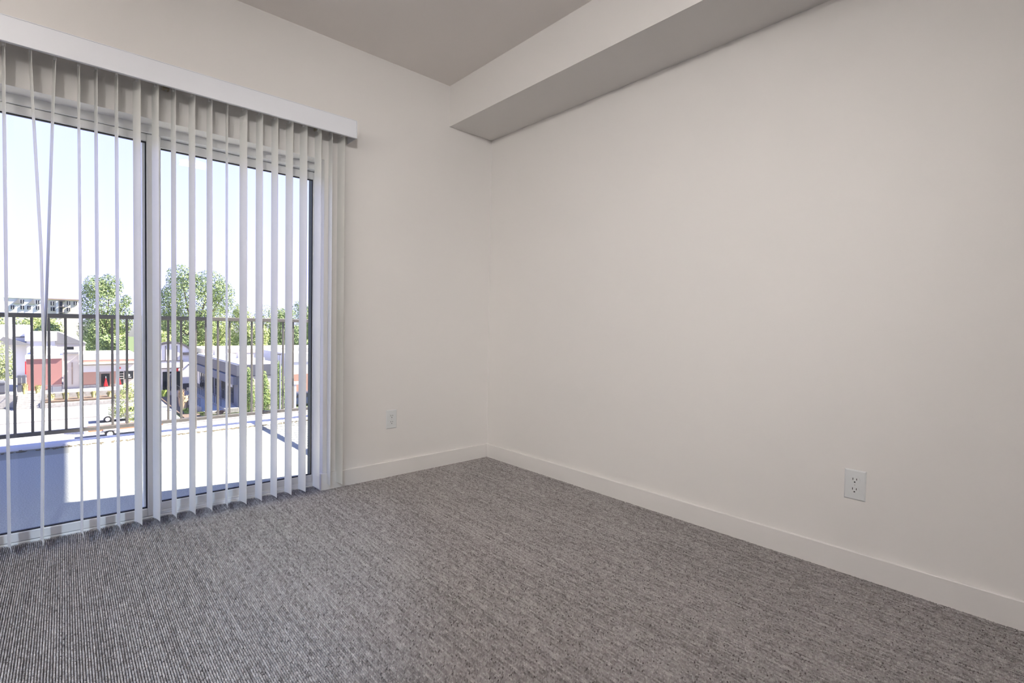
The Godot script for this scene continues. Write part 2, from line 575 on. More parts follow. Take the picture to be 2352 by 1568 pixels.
# ---------------------------------------------------------------- balcony
func balcony() -> void:
	var x0 := -5.4
	var x1 := 0.2
	var dk := structure("floor_balcony", "textured grey balcony deck outside the glass door")
	pbox(dk, "slab", M.stucco, Vector3(x0, DECK_Y - 0.30, -2.74), Vector3(x1, DECK_Y - 0.01, -0.20))
	pbox(dk, "deck_coating", M.deck, Vector3(x0, DECK_Y - 0.01, -2.20), Vector3(x1, DECK_Y, -0.20))
	pbox(dk, "gutter_strip", M.gutter, Vector3(x0, DECK_Y - 0.01, -2.50), Vector3(x1, DECK_Y - 0.003, -2.20))
	pbox(dk, "edge_flashing", M.flashing, Vector3(x0, DECK_Y - 0.02, -2.76), Vector3(x1, DECK_Y + 0.004, -2.50), 0.002)
	# grit washed up along the edge flashing
	var st := mb()
	for i in 420:
		var p := Vector3(rng.randf_range(-3.2, -0.2), DECK_Y - 0.003, -2.47 + rng.randfn() * 0.018)
		var r := rng.randf_range(0.003, 0.010)
		box(st, p - Vector3(r, 0.003, r * 0.7), p + Vector3(r, r * 0.8, r * 0.7))
	var gr := obj("grit", st, M.grit, dk)
	gr.set_meta("kind", "stuff")
	var up := structure("unseen_roof_eave", "unseen flat roof above the balcony, placed to shade part of the deck")
	pbox(up, "slab", M.stucco, Vector3(x0, 4.17, -2.76), Vector3(1.64, 4.45, NEAR_Z + 0.8))  # out of view; height and reach chosen for deck shade and daylight

	# railing: posts, top and bottom rail, balusters; a side return at the right end
	var xr := 0.05
	var r := thing("balcony_railing", "dark metal balcony railing with thin vertical balusters", "railing", Vector3(-1.5, DECK_Y, RAIL_Z))
	pbox(r, "top_rail", M.rail, Vector3(x0 + 0.1, 1.030, RAIL_Z - 0.024), Vector3(xr + 0.024, 1.067, RAIL_Z + 0.024), 0.004)
	pbox(r, "bottom_rail", M.rail, Vector3(x0 + 0.1, 0.055, RAIL_Z - 0.018), Vector3(xr + 0.018, 0.087, RAIL_Z + 0.018), 0.003)
	pbox(r, "top_rail", M.rail, Vector3(xr - 0.024, 1.030, RAIL_Z + 0.024), Vector3(xr + 0.024, 1.067, -0.27), 0.004)
	pbox(r, "bottom_rail", M.rail, Vector3(xr - 0.018, 0.055, RAIL_Z + 0.018), Vector3(xr + 0.018, 0.087, -0.27), 0.003)
	for k in range(-14, 28):
		var x := -2.775 + 0.1032 * k
		if x > xr - 0.03 or x < x0 + 0.12:
			continue
		if k == 12 or k == -10:
			pbox(r, "post", M.rail, Vector3(x - 0.022, DECK_Y, RAIL_Z - 0.022), Vector3(x + 0.022, 1.030, RAIL_Z + 0.022), 0.003)
		else:
			pbox(r, "baluster", M.rail, Vector3(x - 0.009, 0.087, RAIL_Z - 0.009), Vector3(x + 0.009, 1.030, RAIL_Z + 0.009), 0.0015)
	pbox(r, "post", M.rail, Vector3(xr - 0.024, DECK_Y, RAIL_Z - 0.024), Vector3(xr + 0.024, 1.030, RAIL_Z + 0.024), 0.003)
	for k in 22:
		var z := RAIL_Z + 0.104 * (k + 1)
		pbox(r, "baluster", M.rail, Vector3(xr - 0.009, 0.087, z - 0.009), Vector3(xr + 0.009, 1.030, z + 0.009), 0.0015)

# ---------------------------------------------------------------- vertical blind
func blind() -> void:
	var zs := 0.05
	var b := thing("vertical_blind", "white vertical blind with open slats hanging before the glass door", "blind", Vector3(-2.2, 2.19, zs))
	var x0 := -3.32
	var x1 := -1.1535
	pbox(b, "valance", M.valance, Vector3(x0, 2.139, 0.131), Vector3(x1 - 0.005, 2.2385, 0.1355), 0.0008)
	pbox(b, "valance_lip", M.valance, Vector3(x0, 2.2385, 0.118), Vector3(x1 - 0.005, 2.2415, 0.137), 0.0008)
	pbox(b, "valance_lip", M.valance, Vector3(x0, 2.1365, 0.122), Vector3(x1 - 0.005, 2.139, 0.137), 0.0008)
	pbox(b, "valance_return", M.valance, Vector3(x1 - 0.0035, 2.137, 0.001), Vector3(x1, 2.241, 0.1355), 0.0008)
	pbox(b, "valance_return", M.valance, Vector3(x0, 2.137, 0.001), Vector3(x0 + 0.0035, 2.241, 0.1305), 0.0008)
	pbox(b, "head_rail", M.valance, Vector3(x0 + 0.02, 2.170, zs - 0.022), Vector3(x1 - 0.02, 2.212, zs + 0.022), 0.002)
	for x: float in [-2.092, -1.35, -2.85]:
		var br := pbox(b, "bracket", M.clip, Vector3(x - 0.014, 2.160, 0.001), Vector3(x + 0.014, 2.215, zs - 0.022), 0.002)
		var st := mb()
		bar(st, Vector3(x, 2.160, 0.016) - b.position, Vector3(x, 2.1575, 0.016) - b.position, 0.005)
		obj("bracket_screw", st, M.screw, br)
	# slat turns in degrees as they hang, right to left; pitch 78.5 mm
	var turns := [5.8, -7.4, 4.1, 8.1, 7.2, 5.9, 7.5, 10.2, -5.7, 5.7, 8.5, 5.0, 11.7, 14.1, 4.3, 5.1, 4.5, 7.0, 7.0, 9.8, 7.0, 6.0, 8.0, 7.0, 6.5, 8.0, 7.0]
	var xs := [-1.214, -1.279, -1.354, -1.437, -1.515, -1.593, -1.672, -1.751, -1.830, -1.909, -1.986, -2.064, -2.137, -2.209, -2.285, -2.358, -2.417, -2.495, -2.573, -2.652]
	for k in 7:
		xs.append(-2.730 - 0.0785 * k)
	for k in xs.size():
		var path := [[2.160, 0.0, 0.0], [0.040, 0.0, 0.0]]
		if k == 18:     # the two slats that have swung together
			path = [[2.160, 0.0, 0.0], [1.31, 0.029, 0.0], [0.85, 0.0340, 0.0], [0.55, 0.028, 0.0], [0.040, 0.022, 0.0]]
		if k == 17:
			path = [[2.160, 0.0, 0.0], [1.31, -0.027, 0.0], [0.85, -0.0425, 0.0], [0.55, -0.0485, 0.0], [0.040, -0.0545, 0.0]]
		var sl := slat(b, xs[k], zs, deg_to_rad(turns[k]), path)
		pbox(b, "carrier", M.vinyl, Vector3(xs[k] - 0.005, 2.150, zs - 0.010), Vector3(xs[k] + 0.005, 2.171, zs + 0.010), 0.001)

func slat(b: Node3D, x: float, z: float, turn: float, path: Array) -> MeshInstance3D:
	var w := 0.089
	var n := 6
	var t := 0.0011
	var st := SurfaceTool.new()
	st.begin(Mesh.PRIMITIVE_TRIANGLES)
	var rows := []
	for p: Array in path:
		var front := []
		var back := []
		for i in n + 1:
			var s := -0.5 + float(i) / n
			var bow := 0.0035 * (1.0 - 4.0 * s * s) - 0.0018
			for f in 2:
				var lx := bow + (t / 2.0 if f == 0 else -t / 2.0)
				var lz := s * w
				# the slat's width runs along z turned by the given angle
				var q := Vector3(x + p[1] + lz * sin(turn) + lx * cos(turn), p[0], z + p[2] + lz * cos(turn) - lx * sin(turn)) - b.position
				if f == 0:
					front.append(q)
				else:
					back.append(q)
		rows.append([front, back])
	var nx := Vector3(cos(turn), 0, -sin(turn))
	var nz := Vector3(sin(turn), 0, cos(turn))
	for r in rows.size() - 1:
		for i in n:
			st.set_smooth_group(1)
			quad(st, rows[r][0][i], rows[r][0][i + 1], rows[r + 1][0][i + 1], rows[r + 1][0][i], nx)
			st.set_smooth_group(2)
			quad(st, rows[r][1][i], rows[r][1][i + 1], rows[r + 1][1][i + 1], rows[r + 1][1][i], -nx)
		st.set_smooth_group(-1)
		quad(st, rows[r][0][0], rows[r][1][0], rows[r + 1][1][0], rows[r + 1][0][0], -nz)
		quad(st, rows[r][0][n], rows[r][1][n], rows[r + 1][1][n], rows[r + 1][0][n], nz)
	st.set_smooth_group(-1)
	var last: Array = rows[-1]
	for i in n:
		quad(st, rows[0][0][i], rows[0][0][i + 1], rows[0][1][i + 1], rows[0][1][i], Vector3.UP)
		quad(st, last[0][i], last[0][i + 1], last[1][i + 1], last[1][i], Vector3.DOWN)
	return obj("slat", st, M.slat, b)

# ---------------------------------------------------------------- wall outlets
func outlets() -> void:
	outlet("small white duplex outlet on the far wall beside the blind", Transform3D(Basis.IDENTITY, Vector3(-0.836, 0.388, 0.0)))
	outlet("white duplex outlet low on the large right wall", Transform3D(Basis(Vector3.UP, -PI / 2.0), Vector3(0.0, 0.385, 2.4505)))

func outlet(label: String, at: Transform3D) -> void:
	var o := thing("wall_outlet", label, "outlet", Vector3.ZERO, "duplex wall outlets")
	o.transform = at
	var st := mb()
	# plate with sloped edges
	var hw := 0.0384
	var hh := 0.0626
	var f := 0.0045
	var ring0 := [Vector3(-hw, -hh, 0), Vector3(hw, -hh, 0), Vector3(hw, hh, 0), Vector3(-hw, hh, 0)]
	var ring1 := []
	var ring2 := []
	for p: Vector3 in ring0:
		ring1.append(p + Vector3(0, 0, 0.0030))
		ring2.append(Vector3(p.x - signf(p.x) * f, p.y - signf(p.y) * f, 0.0062))
	for k in 4:
		var j := (k + 1) % 4
		var n: Vector3 = ring0[k] + ring0[j]
		quad(st, ring0[k], ring0[j], ring1[j], ring1[k], n)
		quad(st, ring1[k], ring1[j], ring2[j], ring2[k], n.normalized() + Vector3.BACK)
	quad(st, ring2[0], ring2[1], ring2[2], ring2[3], Vector3.BACK)
	obj("cover_plate", st, M.plate, o)
	for s: float in [1.0, -1.0]:
		var cy := s * 0.0205
		var outline := PackedVector2Array()
		for k in 28:
			var t := TAU * k / 28.0
			outline.append(Vector2(cos(t) * 0.0185, clampf(sin(t) * 0.0185, -0.0150, 0.0150) + cy))
		var rc := mb()
		prism(rc, outline, 0.0050, 0.0088, func(u: float, v: float, w: float) -> Vector3: return Vector3(u, v, w))
		var re := obj("receptacle", rc, M.plate, o)
		for e: Array in [[-0.0068, 0.0048], [0.0068, 0.0040]]:
			var sl := mb()
			box(sl, Vector3(e[0] - 0.0012, cy + 0.0045 - e[1], 0.0080), Vector3(e[0] + 0.0012, cy + 0.0045 + e[1], 0.0090))
			obj("slot", sl, M.dark_hole, re)
		var gh := mb()
		var round_ := PackedVector2Array()
		for k in 14:
			var t := TAU * k / 14.0
			round_.append(Vector2(cos(t) * 0.0030, maxf(sin(t) * 0.0030, -0.0020) + cy - 0.0080))
		prism(gh, round_, 0.0080, 0.0090, func(u: float, v: float, w: float) -> Vector3: return Vector3(u, v, w))
		obj("ground_hole", gh, M.dark_hole, re)
	var sc := mb()
	bar(sc, Vector3(0, 0, 0.0060), Vector3(0, 0, 0.0070), 0.0030, 0.0026, 12)
	obj("screw", sc, M.screw, o)

# ---------------------------------------------------------------- ceiling light (its reflection shows in the glass)
func ceiling_light() -> void:
	var at := Vector3(-1.43, CEIL, 2.94)
	var l := thing("ceiling_light", "round flush ceiling light reflected in the glass door", "lamp", at)
	var rim := mb()
	bar(rim, Vector3.ZERO, Vector3(0, -0.030, 0), 0.150, 0.146, 40)
	obj("trim_ring", rim, M.vinyl, l)
	var glow := mat(Color(0.95, 0.95, 0.93), 0.5)
	glow.emission_enabled = true
	glow.emission = Color(1.0, 0.985, 0.97)
	glow.emission_energy_multiplier = 4.0
	var di := mb()
	bar(di, Vector3(0, -0.030, 0), Vector3(0, -0.042, 0), 0.135, 0.125, 40)
	obj("lamp_diffuser", di, glow, l)
	var a := AreaLight3D.new()
	a.name = "lamp_glow"
	a.area_size = Vector2(0.24, 0.24)
	a.light_color = Color(1.0, 0.985, 0.97)
	a.light_energy = 0.44
	a.area_range = 12.0
	a.shadow_enabled = true
	l.add_child(a)
	a.position = Vector3(0, -0.050, 0)
	a.rotation = Vector3(-PI / 2.0, 0, 0)

# ---------------------------------------------------------------- added uplighter out of view: fill light, coming back soft from ceiling and walls
func added_floor_lamp() -> void:
	var at := Vector3(-4.1, 0.0, 2.2)
	var l := thing("added_floor_lamp", "added uplighter floor lamp out of view, soft fill light for the room", "lamp", at)
	var b := mb()
	bar(b, Vector3(0, 0.004, 0), Vector3(0, 0.03, 0), 0.14, 0.13, 28)
	obj("base", b, M.steel, l)
	var p := mb()
	bar(p, Vector3(0, 0.03, 0), Vector3(0, 1.66, 0), 0.013, 0.013, 12)
	obj("pole", p, M.steel, l)
	var sh := mb()
	for k in 28:      # open bowl
		var t0 := TAU * k / 28.0
		var t1 := TAU * (k + 1) / 28.0
		var prof := [[0.02, 1.64], [0.10, 1.67], [0.16, 1.73], [0.185, 1.80]]
		for j in 3:
			for off: float in [0.0, 0.004]:
				var q := []
				for e: Array in [[t0, j], [t1, j], [t1, j + 1], [t0, j + 1]]:
					q.append(Vector3(cos(e[0]) * (prof[e[1]][0] - off), prof[e[1]][1] + off, sin(e[0]) * (prof[e[1]][0] - off)))
				var n := Vector3(cos(t0), -1, sin(t0))
				quad(sh, q[0], q[1], q[2], q[3], n if off == 0.0 else -n)
	obj("bowl_shade", sh, M.steel, l)
	var glow := mat(Color(0.95, 0.95, 0.93), 0.5)
	glow.emission_enabled = true
	glow.emission = Color(1.0, 0.985, 0.97)
	glow.emission_energy_multiplier = 4.0
	var g := mb()
	bar(g, Vector3(0, 1.69, 0), Vector3(0, 1.76, 0), 0.06, 0.05, 20)
	obj("lamp_fill_bulb", g, glow, l)
	var s := SpotLight3D.new()
	s.name = "lamp_fill_beam"
	s.light_color = Color(1.0, 0.985, 0.97)
	s.light_energy = 16.3
	s.light_size = 0.05
	s.spot_range = 14.0
	s.spot_attenuation = 2.0
	s.spot_angle = 72.0
	s.spot_angle_attenuation = 0.6
	s.shadow_enabled = true
	l.add_child(s)
	s.position = Vector3(0, 1.78, 0)
	s.rotation = Vector3(PI / 2.0, 0, 0)

# ---------------------------------------------------------------- added ceiling track behind the camera: fill light for walls, blind and carpet
func added_track_light() -> void:
	var at := Vector3(-3.6, CEIL, 4.4)
	var l := thing("added_track_light", "added ceiling track behind the camera, six spot heads for fill light", "lamp", at)
	var tr := mb()
	box(tr, Vector3(-0.018, -0.022, -1.15), Vector3(0.018, 0.0, 1.15), 0.003)
	obj("track", tr, M.vinyl, l)
	var glow := mat(Color(0.95, 0.95, 0.93), 0.5)
	glow.emission_enabled = true
	glow.emission = Color(1.0, 0.985, 0.97)
	glow.emission_energy_multiplier = 3.0
	var warm := Color(1.0, 0.985, 0.97)
	var daylight_fill := Color(0.76, 0.88, 1.0)  # this added head stands in for bluish daylight on the carpet
	var aims := [[1.05, Vector3(-0.05, 1.3, 0.1), 24.0, 6.7, warm], [0.75, Vector3(-0.4, 2.3, 0.3), 20.0, 1.6, warm], [0.45, Vector3(0.0, 0.7, 1.6), 22.0, 2.9, warm], [-0.15, Vector3(-2.3, 0.75, 0.1), 27.0, 1.0, warm], [-0.45, Vector3(-2.5, 0.0, 1.1), 18.0, 9.0, daylight_fill], [-0.8, Vector3(-2.2, 2.3, 0.0), 22.0, 1.2, warm]]
	for e: Array in aims:
		var p := Vector3(0, -0.13, e[0])
		var d: Vector3 = (e[1] - at - p).normalized()
		var hd := mb()
		bar(hd, p - d * 0.06, p + d * 0.06, 0.055, 0.07, 20)
		bar(hd, Vector3(0, -0.02, e[0]), p, 0.010, 0.010, 8)
		var h := obj("fill_spot_head", hd, M.vinyl, l)
		var gl := mb()
		bar(gl, p + d * 0.060, p + d * 0.064, 0.060, 0.060, 20)
		obj("lamp_fill_lens", gl, glow, h)
		var s := SpotLight3D.new()
		s.name = "lamp_fill_beam"
		s.light_color = e[4]
		s.light_energy = e[3]
		s.light_size = 0.08
		s.spot_range = 14.0
		s.spot_attenuation = 2.0
		s.spot_angle = e[2]
		s.spot_angle_attenuation = 1.0
		s.shadow_enabled = true
		l.add_child(s, true)
		s.look_at_from_position(at + p + d * 0.075, e[1], Vector3.UP)

# ---------------------------------------------------------------- the street below
func street() -> void:
	var G := GROUND_Y
	var g := structure("ground", "pale ground reaching to the trees")
	pbox(g, "earth", M.lawn, Vector3(-300, G - 1.0, -420), Vector3(300, G - 0.06, -3))
	pbox(g, "road", M.asphalt, Vector3(-60, G - 0.06, -60.3), Vector3(80, G, -20))
	pbox(g, "side_road", M.asphalt, Vector3(-40, G - 0.06, -70.2), Vector3(4.6, G, -60.3))
	pbox(g, "car_park", M.asphalt, Vector3(-40, G - 0.06, -112), Vector3(60, G - 0.02, -70.2))
	pbox(g, "sidewalk", M.concrete, Vector3(-40, G - 0.05, -79.8), Vector3(4.6, G + 0.14, -70.2), 0.03)
	pbox(g, "sidewalk", M.concrete, Vector3(4.6, G - 0.05, -63.2), Vector3(60, G + 0.15, -60.3), 0.03)
	pbox(g, "walkway", M.concrete, Vector3(4.6, G - 0.05, -95), Vector3(7.2, G + 0.15, -63.2), 0.03)
	# raised terrace before the shops
	var te := structure("floor_terrace", "raised concrete terrace before the shops")
	pbox(te, "terrace_slab", M.concrete, Vector3(-14, G, -112), Vector3(6.0, -8.5, -83.6))
	pbox(te, "planter_wall", M.concrete, Vector3(-4.6, G, -80.6), Vector3(4.4, -9.35, -80.2), 0.04)
	pbox(te, "planter_soil", M.soil, Vector3(-4.6, G, -83.6), Vector3(4.4, -9.15, -80.6))
	pbox(te, "retaining_wall", M.concrete, Vector3(-14, G, -83.6), Vector3(-7.0, -8.3, -83.2), 0.04)
	# steps up to the terrace
	var sp := structure("floor_steps", "concrete steps up to the terrace")
	for k in 9:
		pbox(sp, "step", M.concrete, Vector3(-6.8, G, -83.7), Vector3(-4.75, G + 0.1667 * (k + 1), -80.0 - 0.40 * k), 0.01)
	for e: Array in [[-6.9, "pale metal handrail on the left of the terrace steps"], [-4.68, "pale metal handrail on the right of the terrace steps"]]:
		var h := thing("handrail", e[1], "handrail", Vector3(e[0], G + 0.14, -80.1), "handrails of the terrace steps")
		var st := mb()
		bar(st, Vector3(0, 0.95, 0), Vector3(0, 2.35, -3.5), 0.035)
		obj("rail", st, M.steel, h)
		for k in 3:
			var ps := mb()
			bar(ps, Vector3(0, 0.02 + 0.70 * k, -1.75 * k), Vector3(0, 0.95 + 0.70 * k, -1.75 * k), 0.03)
			obj("post", ps, M.steel, h)
	# terrace rail before the brick shop
	var tr := thing("terrace_railing", "low grey railing before the brick shop wall", "railing", Vector3(-3.7, -8.5, -84.0))
	pbox(tr, "rail", M.steel, Vector3(-4.6, -7.55, -84.03), Vector3(-2.6, -7.47, -83.97))
	pbox(tr, "panel", M.steel, Vector3(-4.1, -8.42, -84.01), Vector3(-2.7, -7.65, -83.99))
	for x: float in [-4.55, -3.6, -2.65]:
		pbox(tr, "post", M.steel, Vector3(x - 0.03, -8.5, -84.03), Vector3(x + 0.03, -7.5, -83.97))
	# ramp beside the row of shops
	var rp := structure("floor_ramp", "shaded concrete ramp with a wall along the row of shops")
	pbox(rp, "ramp_slab", M.concrete, Vector3(11.9, G, -90), Vector3(13.4, G + 0.55, -64.6), 0.02)
	pbox(rp, "ramp_wall", M.concrete, Vector3(9.6, G, -88), Vector3(9.8, G + 0.75, -66.5), 0.02)
	pbox(rp, "lower_walk", M.concrete, Vector3(9.8, G, -88), Vector3(11.9, G + 0.3, -64.6), 0.02)
	for e: Array in [[11.95, "dark railing on the upper ramp beside the shops", 0.55], [9.7, "dark railing on the lower ramp wall", 0.75]]:
		var q := thing("ramp_railing", e[1], "railing", Vector3(e[0], G + e[2], -77.0), "railings of the ramp")
		pbox(q, "rail", M.dark_trim, Vector3(e[0] - 0.03, G + e[2] + 0.92, -87.5), Vector3(e[0] + 0.03, G + e[2] + 0.98, -66.8))
		for k in 18:
			var z := -87.4 + 1.2 * k
			pbox(q, "post", M.dark_trim, Vector3(e[0] - 0.025, G + e[2], z - 0.025), Vector3(e[0] + 0.025, G + e[2] + 0.92, z + 0.025))
	# lamp post and a sign post at the far right
	var lp := thing("street_lamp", "tall grey street lamp post among the green shrubs", "lamp post", Vector3(17.05, G, -60.9))
	var ls := mb()
	bar(ls, Vector3.ZERO, Vector3(0, 7.2, 0), 0.11, 0.07, 10)
	obj("pole", ls, M.steel, lp)
	var lh := mb()
	box(lh, Vector3(-0.75, 7.15, -0.15), Vector3(0.1, 7.3, 0.15), 0.03)
	obj("lamp_head", lh, M.dark_trim, lp)
	var wp := thing("sign_post", "white sign post at the right edge of the view", "post", Vector3(18.8, G + 0.15, -60.9))
	pbox(wp, "post", M.paint_white, Vector3(18.68, G + 0.15, -61.0), Vector3(18.92, -6.6, -60.8), 0.02)
	pbox(wp, "cap", M.paint_white, Vector3(18.5, -6.6, -61.05), Vector3(19.2, -6.2, -60.75), 0.03)

# ---------------------------------------------------------------- shops across the street
func shops() -> void:
	var G := GROUND_Y
	# brick shop, left
	var b := thing("brick_shop", "red brick shop wall with white coping behind the steps", "building", Vector3(-4.4, -8.5, -92.0))
	pbox(b, "wall", M.brick, Vector3(-6.2, -8.5, -96), Vector3(-2.75, -4.3, -88))
	pbox(b, "coping", M.white_wall, Vector3(-6.3, -4.3, -96.1), Vector3(-2.65, -3.85, -87.85))
	pbox(b, "roof_block", M.white_wall, Vector3(-5.9, -3.85, -97), Vector3(-3.3, -3.0, -91))
	pbox(b, "downpipe", M.red, Vector3(-6.32, -6.3, -88.05), Vector3(-6.22, -4.6, -87.9))
	# beige shop front
	var s := thing("beige_shop", "beige shop front with brick panels and red umbrellas", "building", Vector3(1.6, -8.5, -92.0))
	pbox(s, "wing_wall", M.cream, Vector3(-2.62, -8.5, -96), Vector3(-1.0, -3.75, -88.3))
	pbox(s, "wing_roof", M.grey_roof, Vector3(-2.62, -3.75, -96), Vector3(-1.0, -3.5, -88.1))
	pbox(s, "wing_trim", M.tan, Vector3(-1.75, -7.9, -88.32), Vector3(-1.65, -4.9, -88.22))
	pbox(s, "wall", M.cream, Vector3(-1.0, -8.5, -98), Vector3(5.2, -4.5, -88.2))
	pbox(s, "parapet_cap", M.white_wall, Vector3(-1.0, -4.6, -98), Vector3(5.3, -3.8, -88.0))
	pbox(s, "brick_band", M.brick_light, Vector3(-0.9, -5.0, -88.25), Vector3(5.2, -4.6, -88.05))
	pbox(s, "canopy", M.white_wall, Vector3(-1.0, -5.15, -88.3), Vector3(5.3, -5.0, -87.1))
	pbox(s, "sign_band", M.sign_white, Vector3(-0.9, -6.3, -88.25), Vector3(5.2, -5.4, -88.05))
	pbox(s, "sign_letter", M.red, Vector3(3.2, -5.98, -88.06), Vector3(3.55, -5.75, -88.0))
	pbox(s, "brick_panel", M.brick_light, Vector3(-0.9, -8.1, -88.25), Vector3(1.2, -6.3, -88.1))
	pbox(s, "brick_panel", M.brick_light, Vector3(2.4, -8.1, -88.25), Vector3(3.0, -6.3, -88.1))
	pbox(s, "base_wall", M.concrete, Vector3(-0.9, -8.5, -88.25), Vector3(1.2, -8.1, -88.0))
	var w := pbox(s, "window", M.win, Vector3(1.35, -8.4, -88.25), Vector3(2.3, -6.6, -88.08))
	frame(w, s.position, Vector3(1.25, -8.5, -88.1), Vector3(2.4, -6.5, -88.02), 0.1, M.tan)
	var w2 := pbox(s, "window", M.win, Vector3(3.05, -8.4, -88.25), Vector3(3.9, -6.4, -88.08))
	frame(w2, s.position, Vector3(2.98, -8.5, -88.1), Vector3(3.95, -6.3, -88.02), 0.07, M.cream)
	for k in 3:
		pbox(s, "window_shelf", M.cream, Vector3(3.1, -6.75 - 0.35 * k, -88.09), Vector3(3.9, -6.68 - 0.35 * k, -88.04))
	pbox(s, "dark_sign", M.win, Vector3(4.0, -7.5, -88.25), Vector3(5.0, -6.4, -88.0))
	var ci := mb()
	bar(ci, Vector3(4.45, -6.95, -88.0) - s.position, Vector3(4.45, -6.95, -87.97) - s.position, 0.18, 0.18, 20)
	obj("round_emblem", ci, M.sign_white, s)
	pbox(s, "sign_line", M.sign_white, Vector3(4.2, -7.3, -88.0), Vector3(4.75, -7.22, -87.98))
	for e: Array in [[1.78, "closed red patio umbrella before the shop window"], [3.26, "closed red patio umbrella beside the dark sign"]]:
		var u := thing("patio_umbrella", e[1], "umbrella", Vector3(e[0], -8.5, -86.0), "closed red umbrellas on the terrace")
		var ps := mb()
		bar(ps, Vector3.ZERO, Vector3(0, 1.7, 0), 0.03)
		obj("pole", ps, M.sign_white, u)
		var cs := mb()
		for k in 10:     # folded cloth: pleats around the pole
			var t0 := TAU * k / 10.0
			var t1 := TAU * (k + 1) / 10.0
			var tm := (t0 + t1) / 2.0
			var p := [Vector3(cos(t0) * 0.24, 0.36, sin(t0) * 0.24), Vector3(cos(tm) * 0.17, 0.32, sin(tm) * 0.17), Vector3(cos(t1) * 0.24, 0.36, sin(t1) * 0.24)]
			var top := Vector3(0, 1.62, 0)
			tri(cs, p[0], p[1], top, p[0] + p[1])
			tri(cs, p[1], p[2], top, p[1] + p[2])
			tri(cs, p[0], p[1], Vector3(0, 0.45, 0), Vector3.DOWN)
			tri(cs, p[1], p[2], Vector3(0, 0.45, 0), Vector3.DOWN)
		obj("folded_canopy", cs, M.red, u)
		var bs := mb()
		bar(bs, Vector3.ZERO, Vector3(0, 0.08, 0), 0.28, 0.25, 14)
		obj("base", bs, M.concrete, u)
	# bench under the umbrellas
	var be := thing("patio_bench", "white bench on the terrace between the umbrellas", "bench", Vector3(3.2, -8.5, -85.0))
	pbox(be, "seat", M.sign_white, Vector3(2.8, -8.1, -85.2), Vector3(3.7, -8.02, -84.8))
	for x: float in [2.9, 3.6]:
		pbox(be, "leg", M.sign_white, Vector3(x - 0.04, -8.5, -85.15), Vector3(x + 0.04, -8.1, -84.85))
	# blue-grey service gate and bins at the left
	var ga := thing("service_gate", "blue grey metal double gate beside the brick shop", "gate", Vector3(-6.7, -8.5, -87.0))
	pbox(ga, "leaf", M.blue_grey, Vector3(-7.0, -8.5, -87.05), Vector3(-6.62, -6.3, -86.95), 0.02)
	pbox(ga, "leaf", M.blue_grey, Vector3(-6.60, -8.5, -87.05), Vector3(-6.22, -6.3, -86.95), 0.02)
	pbox(ga, "cross_bar", M.dark_trim, Vector3(-7.0, -7.4, -86.96), Vector3(-6.22, -7.33, -86.91))
	var cn := thing("storage_container", "blue grey storage container at the left edge", "container", Vector3(-9.3, -8.3, -84.5))
	pbox(cn, "body", M.blue_grey, Vector3(-10.8, -8.3, -86.0), Vector3(-7.9, -6.8, -83.6), 0.03)
	pbox(cn, "rib", M.dark_trim, Vector3(-10.8, -7.05, -83.62), Vector3(-7.9, -6.98, -83.56))
	pbox(cn, "rib", M.dark_trim, Vector3(-10.8, -8.1, -83.62), Vector3(-7.9, -8.02, -83.56))

	# white shop with the arched parapet
	var a := thing("arched_shop", "white shop front with arched dark-trimmed parapet", "building", Vector3(11.0, G, -94.0))
	pbox(a, "wall", M.white_wall, Vector3(6.4, G, -98), Vector3(13.4, -4.3, -92))
	var ao := PackedVector2Array()
	for k in 17:
		var t := PI * k / 16.0
		ao.append(Vector2(10.2 + cos(t) * 2.6, -4.3 + sin(t) * 1.75))
	var as_ := mb()
	var off := a.position
	prism(as_, ao, -93.2, -92.0, func(u: float, v: float, z: float) -> Vector3: return Vector3(u, v, z) - off)
	obj("arch_gable", as_, M.white_wall, a)
	var ts := mb()
	for k in 16:
		var t0 := PI * k / 16.0
		var t1 := PI * (k + 1) / 16.0
		var seg := PackedVector2Array([Vector2(10.2 + cos(t0) * 2.6, -4.3 + sin(t0) * 1.75), Vector2(10.2 + cos(t0) * 2.85, -4.3 + sin(t0) * 2.05), Vector2(10.2 + cos(t1) * 2.85, -4.3 + sin(t1) * 2.05), Vector2(10.2 + cos(t1) * 2.6, -4.3 + sin(t1) * 1.75)])
		prism(ts, seg, -93.3, -91.8, func(u: float, v: float, z: float) -> Vector3: return Vector3(u, v, z) - off)
	obj("arch_trim", ts, M.dark_trim, a)
	pbox(a, "cornice", M.dark_trim, Vector3(6.3, -4.35, -92.4), Vector3(8.1, -4.0, -91.75))
	pbox(a, "cornice", M.dark_trim, Vector3(11.7, -4.4, -92.4), Vector3(13.8, -4.0, -91.75))
	pbox(a, "base_course", M.dark_trim, Vector3(6.4, G, -92.1), Vector3(8.7, -9.0, -91.9))
	pbox(a, "base_course", M.dark_trim, Vector3(11.7, G, -92.1), Vector3(13.4, -9.0, -91.9))
	var sb := pbox(a, "sign_box", M.sign_white, Vector3(8.76, -6.4, -92.1), Vector3(11.6, -5.3, -91.8))
	frame(sb, a.position, Vector3(8.66, -6.5, -91.85), Vector3(11.7, -5.2, -91.75), 0.12, M.dark_trim)
	for x: float in [9.4, 10.9]:
		pbox(a, "mullion", M.dark_trim, Vector3(x - 0.05, -5.2, -92.05), Vector3(x + 0.05, -2.9, -91.9))
	pbox(a, "doorway", M.win, Vector3(9.0, G, -92.1), Vector3(11.6, -7.0, -91.95))
	pbox(a, "door_panel", M.blue_grey, Vector3(9.6, G, -92.0), Vector3(10.3, -7.3, -91.9))
	var rl := mb()
	bar(rl, Vector3(11.3, -6.75, -91.9) - off, Vector3(11.3, -6.75, -91.75) - off, 0.26, 0.26, 20)
